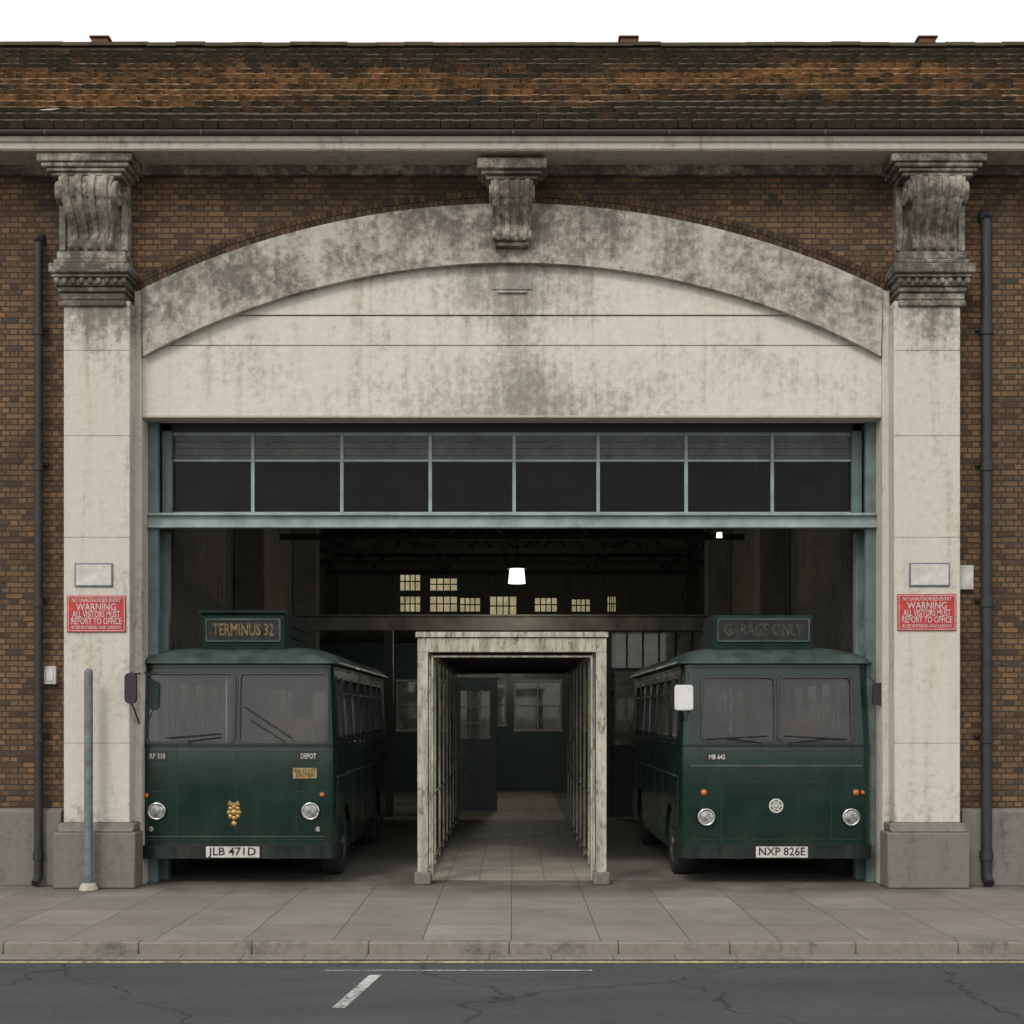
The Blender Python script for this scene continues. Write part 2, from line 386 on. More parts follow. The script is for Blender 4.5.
def bracket(mb,cx,prof,wt,wb,zt,zb,yback=0.):
    n=len(prof); hw=lambda z:(wb+(wt-wb)*(z-zb)/(zt-zb))/2
    vs=[];
    for (y,z) in prof: vs+=[(cx-hw(z),y,z),(cx+hw(z),y,z),(cx-hw(z),yback,z),(cx+hw(z),yback,z)]
    fs=[]
    for i in range(n-1):
        a=i*4;b=a+4
        fs+=[(a,a+1,b+1,b),(a,b,b+2,a+2),(a+1,a+3,b+3,b+1)]
    fs+=[(0,2,3,1),((n-1)*4,(n-1)*4+1,(n-1)*4+3,(n-1)*4+2)]
    mb.add(vs,fs)
    for k in(-.75,-.25,.25,.75):
        vs=[];fs=[]
        for (y,z) in prof:
            c=cx+k*hw(z)*.98; w=hw(z)*.13
            vs+=[(c-w,y-.028,z),(c+w,y-.028,z),(c-w,y+.02,z),(c+w,y+.02,z)]
        for i in range(n-1):
            a=i*4;b=a+4; fs+=[(a,a+1,b+1,b),(a,b,b+2,a+2),(a+1,a+3,b+3,b+1)]
        mb.add(vs,fs)
def prof(zt,zb,ytop,ymid,ybot):
    P=[]; n=22
    for i in range(n+1):
        t=i/n; z=zt+(zb-zt)*t
        if t<.32: y=ytop-.05*math.sin(t/.32*math.pi)
        elif t<.75:
            u=(t-.32)/.43; y=ytop+(ymid-ytop)*(3*u*u-2*u**3)
        else:
            u=(t-.75)/.25; y=ymid-.05*math.sin(u*math.pi)+(ybot-ymid)*u
        P.append((y,z))
    return P
for sx in(-1,1):
    c=sx*5.445
    mb=MB()
    mb.box(c-.435,c+.435,-.30,.0,.855,7.70)
    mb.obj('pilaster_shaft','stone',B,bevel=.015)
    mb=MB()
    for z in(1.9,4.6,5.93,7.05): mb.box(c-.437,c+.437,-.3025,-.29,z,z+.005)
    mb.obj('pilaster_joints','dark_stone',B)
    mb=MB()
    mb.box(c-.545,c+.53,-.40,.0,0,.74); mb.prism([(0,.74),(-.40,.74),(-.34,.80),(-.33,.855),(0,.855)],'x',c-.50,c+.50)
    mb.obj('pilaster_base','plinth',B,bevel=.025)
    c=sx*5.50
    mb=MB()
    for (h,yy,z0,z1) in [(.44,-.34,7.62,7.70),(.43,-.33,7.702,7.80),(.45,-.36,7.802,7.87),(.47,-.39,7.872,7.97),(.51,-.43,7.972,8.02),(.53,-.46,8.022,8.15),(.48,-.41,8.152,8.22),(.45,-.37,8.222,8.33)]:
        mb.box(c-h,c+h,yy,0,z0,z1)
    for i in range(9):
        x=c-.44+i*.11; mb.box(x-.03,x+.03,-.425,-.38,7.89,7.97)
    mb.obj('capital_moulding','dark_stone',B,bevel=.02)
    c=sx*5.53
    mb=MB()
    mb.box(c-.46,c+.46,-.13,0,8.33,9.27)
    for xx in(-.41,.41): mb.box(c+xx-.045,c+xx+.045,-.17,-.1,8.4,9.2)
    P=prof(9.27,8.33,-.48,-.24,-.26)
    bracket(mb,c,P,.72,.48,9.27,8.33)
    mb.cyl((c-.40,-.37,9.08),(c+.40,-.37,9.08),.155,n=20)
    mb.cyl((c-.42,-.37,9.08),(c+.42,-.37,9.08),.06,n=12)
    mb.cyl((c-.28,-.24,8.44),(c+.28,-.24,8.44),.085,n=16)
    mb.obj('scroll_bracket','dark_stone',B,bevel=.012)
    mb=MB()
    for (h,yy,z0,z1) in [(.46,-.47,9.272,9.32),(.51,-.50,9.322,9.37),(.57,-.53,9.372,9.43),(.62,-.555,9.432,9.545)]:
        mb.box(c-h,c+h,yy,0,z0,z1)
    mb.obj('abacus','dark_stone',B,bevel=.018)
mb=MB()
for (h,yy,z0,z1) in [(.34,-.40,9.26,9.31),(.40,-.45,9.312,9.36),(.455,-.50,9.362,9.50)]:
    mb.box(-h,h,yy,0,z0,z1)
P=prof(9.26,8.52,-.38,-.20,-.22)
bracket(mb,0,P,.56,.46,9.26,8.52)
mb.cyl((-.30,-.30,9.10),(.30,-.30,9.10),.12,n=18); mb.cyl((-.26,-.2,8.59),(.26,-.2,8.59),.07,n=14)
mb.box(-.22,.22,-.19,0,8.46,8.519)
mb.obj('keystone_bracket','dark_stone',B,bevel=.012)
mb=MB()
for a,b in((-26,-5.99),(5.98,26)):
    mb.prism([(0,0),(-.07,0),(-.07,.98),(-.0,1.03)],'x',a,b)
mb.obj('wall_plinth','plinth',B,bevel=.01)
mb=MB()
mb.prism([(0,9.55),(-.58,9.55),(-.60,9.57),(-.60,9.64),(-.63,9.66),(-.64,9.715),(0,9.715)],'x',-26,26)
mb.obj('cornice','cornice',B)
mb=MB(); mb.prism([(0,9.45),(-.07,9.45),(-.09,9.47),(-.14,9.549),(0,9.549)],'x',-4.9,4.9)
for a,b in((-26,-6.16),(6.16,26)): mb.prism([(0,9.45),(-.07,9.45),(-.09,9.47),(-.14,9.549),(0,9.549)],'x',a,b)
mb.obj('cornice_bed_mould','dark_stone',B)
mb=MB()
pts=[(-.67+.045*math.cos(a),9.765+.045*math.sin(a)) for a in [math.pi+math.pi*i/8 for i in range(9)]]
mb.prism([(p[0]-.0,p[1]) for p in pts]+[(-.6,9.77),(-.715,9.77)],'x',-26,26)
for i in range(27): mb.box(-26+i*2,-25.97+i*2,-.718,-.59,9.716,9.772)
mb.obj('gutter','lead',B)
# roof
EY,EZ=-.70,9.80; RY,RZ=3.4,12.80
sl=math.hypot(RY-EY,RZ-EZ); d=Vector((0,(RY-EY)/sl,(RZ-EZ)/sl)); nrm=Vector((0,-d.z,d.y))
mb=MB(); 
mb.prism([(EY+.05,EZ-.03),(RY,RZ-.03),(RY+4,RZ-3.2),(RY+4,9.2),(.6,9.2),(.6,9.73),(EY+.05,9.73)],'x',-26,26)
mb.obj('roof_deck','steel',B,smooth=0)
mb=MB(); rows=14; ex=sl/rows; tw=.19
for r in range(rows):
    off=(r%2)*tw*.5; nT=int(52/tw)
    rowl=random.uniform(-.004,.004)
    for k in range(nT):
        x0=-26+off+k*tw+random.uniform(-.006,.006); j=random.uniform(-.014,.014); lift=random.uniform(0,.016)+(.018 if random.random()<.04 else 0)+.006*math.sin(k*.13+r*1.7)
        s0=r*ex+j-.02+rowl+.008*math.sin(k*.05+r); s1=(r+1)*ex+.05
        sk=random.uniform(-.008,.008)
        base=Vector((x0,EY,EZ)); us=[0.004,.35*tw,.68*tw,tw-.003]; hs=[.004,.011,.012,.004]
        e=[.006+sk,0+sk*.3,-sk*.3,.006-sk]
        vs=[]
        for u,h,q in zip(us,hs,e): vs.append(base+Vector((u,0,0))+d*(s0+q)+nrm*(h+.072+lift))
        for u,h in zip(us,hs): vs.append(base+Vector((u,0,0))+d*s1+nrm*(h+.004))
        for u,h,q in zip(us,hs,e): vs.append(base+Vector((u,0,0))+d*(s0+q)+nrm*(-.005))
        fs=[(i,i+1,i+5,i+4) for i in range(3)]+[(8+i,9+i,i+1,i) for i in range(3)]+[(8,0,4),(3,11,7)]
        mb.add(vs,fs)
mb.obj('roof_tiles','tiles',B,smooth=50)
mb=MB(); x=-26.
while x<26:
    q=random.uniform(-.01,.01)
    pts=[(RY+.15*math.cos(a),RZ+.01+q+.11*math.sin(a)) for a in [math.pi*i/8 for i in range(9)]]
    mb.prism(pts,'x',x,x+.449); x+=.45
mb.prism([(RY-.13,RZ-.05),(RY-.05,RZ+.085),(RY+.05,RZ+.085),(RY+.13,RZ-.05)],'x',-26,26)
mb.obj('ridge_tiles','tiles',B,smooth=50)
for cx in(-6.5,1.84,6.55):
    mb=MB(); mb.box(cx-.13,cx+.13,RY-.13,RY+.13,RZ+.06,RZ+.14); mb.box(cx-.16,cx+.16,RY-.16,RY+.16,RZ+.141,RZ+.17)
    mb.obj('ridge_vent','terracotta',B,bevel=.015)
mb=MB(); mb.add([Vector((-6.15,EY,EZ))+d*.35+nrm*.13,Vector((-5.98,EY,EZ))+d*.38+nrm*.13,Vector((-5.88,EY,EZ))+d*.45+nrm*.13,Vector((-6.05,EY,EZ))+d*.42+nrm*.13],[(0,1,2,3)])
mb.obj('roof_flashing','offwhite',B)

# steel door frame + transom
mb=MB()
for sx in(-1,1):
    for (a,b,y0,y1) in((4.80,4.93,.30,.42),(4.66,4.80,.50,.60)):
        p,q=sorted((sx*a,sx*b)); mb.box(p,q,y0,y1,0 if y0<.4 else 4.99,6.26)
    p,q=sorted((sx*4.74,sx*4.90)); mb.box(p,q,.62,.78,0,4.8)
mb.obj('door_frame_posts','green',B,bevel=.01)
mb=MB()
mb.box(-4.93,4.93,.28,.295,4.80,5.0); mb.box(-4.93,4.93,.22,.36,4.965,5.0); mb.box(-4.93,4.93,.22,.36,4.80,4.83)
mb.box(-4.93,4.93,.361,.66,4.90,4.935)
mb.obj('transom_beam','greenlt',B,bevel=.006)
mb=MB(); mb.box(-4.93,4.93,.5,.72,6.16,6.268); mb.obj('lintel_beam','steel',B)
mb=MB(); X=[-4.78,-3.565,-2.34,-1.125,.03,1.185,2.395,3.58,4.78]
for x in X: mb.box(x-.024,x+.024,.56,.63,5.0,6.16)
for z,h in((5.03,.035),(5.77,.016),(6.14,.03)):
    for a,b in zip(X[:-1],X[1:]): mb.box(a+.025,b-.025,.572,.625,z-h,z+h)
mb.obj('transom_window_frame','greenlt',B,bevel=.004)
mb=MB()
for a,b in zip(X[:-1],X[1:]):
    mb.box(a+.024,b-.024,.595,.601,5.03,5.77,0); mb.box(a+.024,b-.024,.596,.602,5.775,6.14,1)
mb.obj('transom_glass',['tglass','tglass2'],B)
mb=MB()
for i,(a,b) in enumerate(zip(X[:-1],X[1:])):
    for k in range(3): z=5.85+k*.09; mb.box(a+.03,b-.03,.58,.594,z,z+.008)
mb.obj('transom_vent_slats','slat',B,smooth=0)

# interior shell
mb=MB()
mb.box(-6.6,-6.2,.5,30,0,9.1); mb.box(6.2,6.6,.5,30,0,9.1)
for y in(4,12,20):
    mb.box(-6.19,-5.5,y,y+.6,0,8.6); mb.box(5.5,6.19,y,y+.6,0,8.6)
mb.obj('interior_side_walls','intwall',B,bevel=.02)
def wall_holes(mb,x0,x1,z0,z1,holes,y0,y1):
    xs=sorted({x0,x1,*[h[0] for h in holes],*[h[1] for h in holes]}); zs=sorted({z0,z1,*[h[2] for h in holes],*[h[3] for h in holes]})
    for a,b in zip(xs[:-1],xs[1:]):
        for c,e in zip(zs[:-1],zs[1:]):
            mx=(a+b)/2;mz=(c+e)/2
            if any(h[0]<mx<h[1] and h[2]<mz<h[3] for h in holes): continue
            mb.box(a,b,y0,y1,c,e)
H=[(-3.99,-3.27,6.7,7.35),(-2.92,-1.96,6.7,7.15),(-3.99,-3.27,5.95,6.5),(-2.92,-1.96,5.95,6.5),(-1.85,-1.14,5.95,6.45),(-.78,.15,5.8,6.5),(.82,1.6,5.95,6.45),(2.13,2.78,5.95,6.4),(3.4,3.7,5.95,6.5)]
mb=MB(); wall_holes(mb,-6.6,6.6,0,9.1,H,30,30.3); mb.obj('interior_back_wall','intwall',B)
mb=MB()
for h in H: 
    mb.box(h[0],h[1],30.1,30.11,h[2],h[3],0)
    nb=4
    for q in range(1,nb): c=h[0]+(h[1]-h[0])*q/nb; mb.box(c-.02,c+.02,30.05,30.09,h[2],h[3],1)
    cz=(h[2]+h[3])/2; mb.box(h[0],h[1],30.05,30.088,cz-.02,cz+.02,1)
mb.obj('clerestory_windows',['dirtyglass','steel'],B)
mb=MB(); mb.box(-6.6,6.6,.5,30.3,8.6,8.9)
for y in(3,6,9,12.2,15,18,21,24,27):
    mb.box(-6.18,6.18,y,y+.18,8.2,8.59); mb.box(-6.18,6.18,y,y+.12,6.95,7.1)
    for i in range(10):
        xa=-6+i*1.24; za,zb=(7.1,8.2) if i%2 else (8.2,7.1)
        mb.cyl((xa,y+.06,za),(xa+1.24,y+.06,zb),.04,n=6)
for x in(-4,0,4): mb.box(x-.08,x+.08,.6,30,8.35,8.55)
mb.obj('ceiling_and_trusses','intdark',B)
mb=MB(); mb.box(-5.5,5.5,12.0,12.25,4.15,4.45); mb.box(-5.5,5.5,11.9,12.35,4.451,4.5); 
mb.obj('mezzanine_beam','beam',B,bevel=.01)
mb=MB()
for x in(-2.75,-1.75,2.1,4.9): mb.box(x-.1,x+.1,12.02,12.22,0,4.15)
for i in range(8): 
    x=2.2+i*.36; mb.box(x-.02,x+.02,12.1,12.16,3.3,4.15)
mb.box(2.2,4.8,12.09,12.17,3.26,3.32); mb.box(2.2,4.8,12.1,12.16,0,1.6); 
mb.obj('mezzanine_posts','steel',B)
mb=MB(); mb.box(2.2,4.8,12.12,12.126,1.6,4.15); mb.obj('mezzanine_glass','offglass',B)
mb=MB()
Hs=[(-.95,-.2,2.0,3.2),(.09,1.45,1.85,3.25),(2.2,3.6,1.85,3.25),(-3.4,-2.0,1.85,3.25),(-1.8,-1.1,0,3.2)]
wall_holes(mb,-6.18,6.18,0,4.4,Hs,22,22.2); mb.obj('rear_office_wall','doorgreen',B)
mb=MB()
for h in Hs[:4]:
    mb.box(h[0],h[1],22.1,22.106,h[2],h[3],0)
    for k in range(3):
        x=h[0]+(h[1]-h[0])*(k)/2; mb.box(x-.025,x+.025,22.0-.03,22.09,h[2],h[3],1)
    mb.box(h[0]-.05,h[1]+.05,21.95,21.999,h[2]-.07,h[2],1); mb.box(h[0]-.05,h[1]+.05,21.95,21.999,h[3],h[3]+.07,1)
    mb.box(h[0],h[1],22.02,22.08,(h[2]+h[3])/2-.02,(h[2]+h[3])/2+.02,1)
mb.obj('rear_office_windows',['offglass','cream'],B)
mb=MB(); mb.box(-6.6,-1.15,.55,30.3,-.16,0); mb.box(1.15,6.6,.55,30.3,-.16,0); mb.obj('garage_floor','gfloor')
mb=MB(); mb.box(-1.15,1.15,.55,30.3,-.16,.003); mb.obj('footpath','pavers')
K=empty('staff_booth',(0,14,0))
mb=MB(); wall_holes(mb,-1.40,-.36,0,3.15,[(-1.22,-.52,1.7,2.85)],0,.06); mb.box(-1.40,-1.35,.06,1.2,0,3.15); mb.box(-.41,-.36,.06,1.2,0,3.15); mb.box(-1.4,-.36,1.2,1.25,0,3.15)
mb.obj('walls','doorgreen',K)
mb=MB(); mb.box(-1.45,-.31,-.05,1.3,3.151,3.22); mb.obj('roof','cream',K)
mb=MB(); mb.box(-1.22,-.52,.03,.036,1.7,2.85,0)
for x in(-.99,-.75): mb.box(x-.015,x+.015,0,.028,1.7,2.85,1)
for z in(2.08,2.46): mb.box(-1.22,-.52,.001,.027,z-.015,z+.015,1)
mb.obj('window',['offglass','cream'],K)

# covered walkway
W=empty('covered_walkway')
mb=MB()
for sx in(-1,1):
    a,b=sorted((sx*1.265,sx*1.125)); mb.box(a,b,.06,.18,.16,3.11)
    a,b=sorted((sx*1.085,sx*1.055)); mb.box(a,b,.12,.15,.05,3.04)
    y=1.3
    while y<10.2:
        a,b=sorted((sx*1.19,sx*1.155)); mb.box(a,b,y,y+.05,0,3.10)
        y+=1.27
    a,b=sorted((sx*1.22,sx*1.14)); mb.box(a,b,.19,10.4,3.13,3.22)
    a,b=sorted((sx*1.185,sx*1.16)); mb.box(a,b,.19,10.4,.10,.14); mb.box(a,b,.19,10.4,1.08,1.105)
mb.obj('posts_and_rails','peel',W,bevel=.006)
mb=MB(); mb.box(-1.29,1.29,.03,.24,3.31,3.38); mb.box(-1.265,1.265,.06,.20,3.112,3.30); mb.box(-1.085,1.085,.12,.15,3.042,3.07)
mb.obj('front_beam','peel',W,bevel=.006)
mb=MB()
mb.box(-1.27,1.27,.24,10.4,3.25,3.29)
y=1.1
while y<10.3: mb.box(-1.12,1.12,y,y+.07,3.13,3.245); y+=.9
mb.obj('roof_panel','intdark',W)
mb=MB()
for sx in(-1,1):
    mb.box(sx*1.195-.11,sx*1.195+.11,.0,.24,0,.17)
mb.obj('post_feet','plinth',W,bevel=.02)

def lamp(x,y,z,sc,pw):
    L=empty('ceiling_lamp',(x,y,z))
    mb=MB(); mb.cyl((0,0,.0),(0,0,.30*sc),.18*sc,.15*sc,n=20); mb.obj('bulb_bowl','glow',L)
    mb=MB(); mb.cyl((0,0,.30*sc),(0,0,.36*sc),.2*sc,.05*sc,n=20); mb.cyl((0,0,.36*sc),(0,0,8.3-z),.012,n=6); mb.obj('shade_and_cord','steel',L)
    if pw:
        ld=bpy.data.lights.new('lamp_light','POINT'); ld.energy=pw; ld.shadow_soft_size=.2; ld.color=(1,.95,.82)
        lo=bpy.data.objects.new('lamp_light',ld); lo.parent=L; lo.location=(0,0,-.28); col.objects.link(lo)
lamp(.1,10,5.0,1,75); lamp(4.3,10,5.95,.35,0); lamp(-.1,18.,4.3,.6,90)  # the rearmost lamp is an added one, put in to brighten the interior

# drainpipes
for x,zt,r in((-6.27,8.52,.055),(6.28,8.82,.07)):
    D=empty('drainpipe',(x,0,0))
    mb=MB(); mb.cyl((0,-.13,.12),(0,-.13,zt),r,n=16)
    for z in(.35,1.9,3.7,5.5,7.3):
        if z<zt: mb.cyl((0,-.13,z),(0,-.13,z+.12),r*1.25,n=16)
    mb.cyl((0,-.13,.14),(0,-.24,.05),r,n=16)
    mb.obj('pipe','pipe',D)
    mb=MB()
    for z in(.45,2.0,3.8,5.6,7.4): mb.box(-r*1.7,r*1.7,-.05,-.001,z-.02,z+.03); mb.box(-.02,.02,-.1,-.04,z-.02,z+.03)
    mb.cyl((0,-.13,zt),(0,.02,zt+.12),r*1.1,n=14)
    mb.obj('brackets','pipe',D)
Q=empty('metal_post',(-5.47,-.56,0))
mb=MB(); mb.cyl((0,0,.08),(0,0,2.82),.055,n=18); mb.dome((0,0,2.82),(0,0,1),.055,.05); mb.cyl((0,0,1.45),(0,0,1.47),.06,n=18); mb.obj('tube','galv',Q)
mb=MB(); mb.cyl((0,0,0),(0,0,.10),.13,.09,n=14); mb.obj('base','cornice',Q,bevel=.02)

# signs
for cx,cz in((-5.445,3.595),(5.435,3.615)):
    Sg=empty('warning_sign',(cx,-.302,cz))
    mb=MB(); mb.box(-.385,.385,-.018,0,-.24,.24); mb.obj('plate','red',Sg,bevel=.004)
    mb=MB()
    for a,b,c,e in((-.37,.37,.218,.226),(-.37,.37,-.226,-.218),(-.37,-.362,-.218,.218),(.362,.37,-.218,.218)): mb.box(a,b,-.0205,-.017,c,e)
    put_text(mb,'NO UNAUTHORISED ENTRY',.07,0,-.021,.175,.64); put_text(mb,'WARNING',.13,0,-.021,.085,.52)
    put_text(mb,'ALL VISITORS MUST',.12,0,-.021,-.01,.62); put_text(mb,'REPORT TO OFFICE',.12,0,-.021,-.10,.66); put_text(mb,'BUSES ENTERING AND LEAVING',.06,0,-.021,-.18,.64)
    mb.obj('lettering','redwhite',Sg,smooth=0)
for cx,cz,w in((-5.48,4.105,.25),(5.47,4.11,.265)):
    Sg=empty('notice_plate',(cx,-.302,cz))
    mb=MB(); mb.box(-w,w,-.02,0,-.155,.155); mb.obj('frame','galv',Sg,bevel=.006)
    mb=MB(); mb.box(-w+.02,w-.02,-.024,-.0205,-.135,.135); mb.obj('plate','offwhite',Sg)
E=empty('meter_box',(6.04,0,4.1)); mb=MB(); mb.box(-.09,.09,-.07,0,-.16,.16); mb.box(-.07,.07,-.075,-.0701,-.14,.0); mb.obj('casing','offwhite',E,bevel=.01)
E=empty('junction_box',(-6.14,0,2.8)); mb=MB(); mb.box(-.08,.08,-.07,0,-.12,.12); mb.box(-.05,.05,-.08,-.0701,-.08,.08); mb.obj('casing','offwhite',E,bevel=.012)

# ------------------------------------------------------------------ buses
def rr(cx,cz,w,h,r,n=5):
    P=[]
    for (sx,sz,a0) in((1,1,0),(-1,1,90),(-1,-1,180),(1,-1,270)):
        for i in range(n+1):
            a=math.radians(a0+90*i/n); P.append((cx+sx*(w/2-r)+r*math.cos(a),cz+sz*(h/2-r)+r*math.sin(a)))
    return P
def loft(mb,levels,L,hw,m=0,n=6):
    rings=[]
    for (z,ins,yf,yb,r) in levels:
        w=2*(hw-ins); y0=yf; y1=L-yb
        rings.append([(p[0],p[1],z) for p in rr(0,(y0+y1)/2,w,y1-y0,min(r,w/2-.01),n)])
    k=len(rings[0]); vs=[p for R in rings for p in R]; fs=[tuple(range(k)),tuple(range((len(rings)-1)*k,len(rings)*k))]
    for j in range(len(rings)-1):
        for i in range(k): fs.append((j*k+i,j*k+(i+1)%k,(j+1)*k+(i+1)%k,(j+1)*k+i))
    mb.add(vs,fs,m)
def boolsub(o,cutters):
    for c in cutters:
        md=o.modifiers.new('c','BOOLEAN'); md.object=c; md.operation='DIFFERENCE'; md.solver='EXACT'
    dg=bpy.context.evaluated_depsgraph_get(); dg.update()
    me=bpy.data.meshes.new_from_object(o.evaluated_get(dg)); o.modifiers.clear(); o.data=me; set_smooth(me,30)
    for c in cutters: bpy.data.objects.remove(c)
def ringf(mb,f,outer,inner,n0,n1,m=0):
    k=len(outer)
    vs=[f(*p,n1) for p in outer]+[f(*p,n1) for p in inner]+[f(*p,n0) for p in outer]+[f(*p,n0) for p in inner]
    fs=[]
    for i in range(k):
        j=(i+1)%k
        fs+=[(i,j,k+j,k+i),(i,2*k+i,2*k+j,j),(k+i,k+j,3*k+j,3*k+i)]
    mb.add(vs,fs,m)

def bus(loc,var):
    P=empty('bus',loc); hw=1.285; L=7.4
    yfr=lambda z: 0 if z<1.86 else .07*(z-1.86)/1.02
    mb=MB()
    loft(mb,[(.34,.03,.03,.03,.12),(.50,.0,.0,0,.13),(1.86,0,0,0,.13),(2.88,.04,.07,.05,.13),(2.95,.04,.075,.05,.13)],L,hw)
    body=mb.obj('body','bus',P,smooth=0)
    cav=MB(); cav.box(-hw+.09,hw-.09,.14,L-.14,.9,2.90); cav=cav.obj('cav','bus',P,smooth=0)
    fw=MB()
    if var==0: panes=[(-.61,2.365,1.15,.93),(.61,2.365,1.15,.93)]
    else: panes=[(-.50,2.35,.98,.86),(.53,2.35,.98,.86)]
    for (cx,cz,w,h) in panes: fw.prism(rr(cx,cz,w,h,.07),'y',-.3,.4)
    fw=fw.obj('fw','bus',P,smooth=0)
    sw=MB(); wins=[]
    widths=[.62,.98,.98,.98,.98,.98,.75]; y=.32
    for w in widths: wins.append((y+w/2,2.36,w-.11,.84)); y+=w
    for (cy,cz,w,h) in wins: sw.prism(rr(cy,cz,w,h,.07),'x',-2,2)
    sw=sw.obj('sw','bus',P,smooth=0)
    bw=MB(); bw.prism(rr(0,2.4,1.7,.7,.1),'y',L-.4,L+.3); bw=bw.obj('bw','bus',P,smooth=0)
    wh=MB()
    for yy in(1.25,5.75):
        for sx in(-1,1): wh.cyl((sx*.82,yy,.46),(sx*1.6,yy,.46),.54,n=40)
    wh=wh.obj('wh','bus',P,smooth=0)
    boolsub(body,[cav,fw,sw,bw,wh])
    mb=MB()
    loft(mb,[(2.951,.05,.09,.06,.12),(2.953,-.02,.02,0,.16),(2.965,-.035,-.01,0,.17),(2.985,-.035,-.01,0,.17),(3.01,-.01,.02,0,.18),(3.07,.05,.09,.06,.22),(3.13,.15,.22,.14,.3),(3.18,.30,.43,.3,.36),(3.22,.52,.75,.5,.4),(3.245,.8,1.3,.9,.35)],L,hw,0,8)
    mb.obj('roof','busroof',P,smooth=50)
    mb2=MB()
    loft(mb2,[(1.845,-.012,-.012,-.012,.14),(1.875,-.012,-.012,-.012,.14)],L,hw); loft(mb2,[(2.90,.025,.058,.03,.14),(2.925,.025,.058,.03,.14)],L,hw)
    cav=MB(); cav.box(-hw+.09,hw-.09,.14,L-.14,1,3.2); cav=cav.obj('cav','bus',P,smooth=0)
    mo=mb2.obj('mouldings','busdk',P,smooth=0); boolsub(mo,[cav])
    mb=MB(); fF=lambda u,v,n:(u,yfr(v)-n,v)
    for (cx,cz,w,h) in panes: ringf(mb,fF,rr(cx,cz,w+.05,h+.05,.09),rr(cx,cz,w-.03,h-.03,.06),-.03,.014)
    for sx in(-1,1):
        fS=lambda u,v,n:(sx*(hw-.04*max(0,v-1.86)/1.02+n),u,v)
        for (cy,cz,w,h) in wins: ringf(mb,fS,rr(cy,cz,w+.04,h+.04,.08),rr(cy,cz,w-.025,h-.025,.06),-.03,.010)
    mb.obj('window_gaskets','rubber',P)
    mb=MB()
    for sx in(-1,1):
        fS=lambda u,v,n:(sx*(hw-.04*max(0,v-1.86)/1.02+n),u,v)
        for (cy,cz,w,h) in wins:
            a,b=cy-w/2+.01,cy+w/2-.01
            vs=[fS(a,2.56,.0),fS(b,2.56,.0),fS(b,2.59,.0),fS(a,2.59,.0),fS(a,2.56,-.02),fS(b,2.56,-.02),fS(b,2.59,-.02),fS(a,2.59,-.02)]
            mb.add(vs,[(0,1,2,3),(4,5,6,7),(0,1,5,4),(2,3,7,6),(0,3,7,4),(1,2,6,5)])
    mb.obj('window_bars','chrome',P)
    mb=MB()
    for (cx,cz,w,h) in panes: ringf(mb,fF,rr(cx,cz,w+.008,h+.008,.075),rr(cx,cz,w-.004,h-.004,.066),.012,.018)
    mb.obj('windscreen_trim','slat',P)
    mb=MB()
    for (cx,cz,w,h) in panes:
        mb.add([fF(cx-w/2,cz-h/2,-.022),fF(cx+w/2,cz-h/2,-.022),fF(cx+w/2,cz+h/2,-.022),fF(cx-w/2,cz+h/2,-.022)],[(0,1,2,3)])
    for sx in(-1,1):
        for (cy,cz,w,h) in wins:
            fS=lambda u,v,n:(sx*(hw-.04*max(0,v-1.86)/1.02+n),u,v)
            mb.add([fS(cy-w/2,cz-h/2,-.022),fS(cy+w/2,cz-h/2,-.022),fS(cy+w/2,cz+h/2,-.022),fS(cy-w/2,cz+h/2,-.022)],[(0,1,2,3)])
    mb.add([(-.86,L-.1,2.04),(.86,L-.1,2.04),(.86,L-.1,2.76),(-.86,L-.1,2.76)],[(0,1,2,3)])
    mb.obj('glazing','glass',P)
    mb=MB(); F=-.003
    def hl(x0,x1,z,t=.009): mb.box(x0,x1,F,.002,z-t/2,z+t/2)
    def vl(x,z0,z1,t=.009): mb.box(x-t/2,x+t/2,F,.002,z0,z1)
    if var==0:
        vl(0,.56,1.84); vl(-.78,.56,1.84);vl(.78,.56,1.84); hl(-.776,-.004,1.57);hl(.004,.776,1.57); hl(-1.15,-.784,1.24); hl(.784,1.15,1.24); hl(-1.15,1.15,.60)
    else:
        hl(-1.15,1.15,1.56,.012); vl(0,1.57,1.84); hl(-1.15,1.15,.60); vl(-.74,.61,1.37);vl(.74,.61,1.37);hl(-.735,.735,1.375); vl(-1.02,1.57,1.84);vl(1.02,1.57,1.84)
        for k in range(4): hl(-.62,.62,1.28-.028*k,.006)
    mb.obj('panel_seams','rubber',P,smooth=0)
    mb=MB()
    if var==1:
        mb.box(-1.16,1.16,-.016,-.001,1.575,1.60); mb.box(-.95,.95,-.014,-.001,1.80,1.815)
    else:
        mb.box(-1.15,1.15,-.014,-.001,1.79,1.805); mb.box(-1.15,1.15,-.012,-.001,.63,.645)
    mb.obj('front_trim','busroof',P,bevel=.004)
    mb=MB()
    for sx in(-1,1):
        a,b=sorted((sx*hw,sx*(hw+.012)))
        mb.box(a,b,.2,L-.2,1.42,1.445)
        for y in(.30,2.1,3.3,4.5,6.5):
            a,b=sorted((sx*hw,sx*(hw+.003))); mb.box(a,b,y,y+.008,.55,1.41)
    mb.obj('side_trim','busroof',P)
    mb=MB()
    mb.prism(rr(0,.46,2.60,1.15,.15,6),'z',.355,.53)
    bp=mb.obj('bumper','busdk',P,smooth=0)  # dark green bumper, darker than the body to put a bottom shadow in its colour
    c=MB(); c.box(-1.2,1.2,.03,3,0,1); c.box(-3,-1.2-.001,.6,3,0,1);c.box(1.201,3,.6,3,0,1); c=c.obj('c','bus',P,smooth=0)
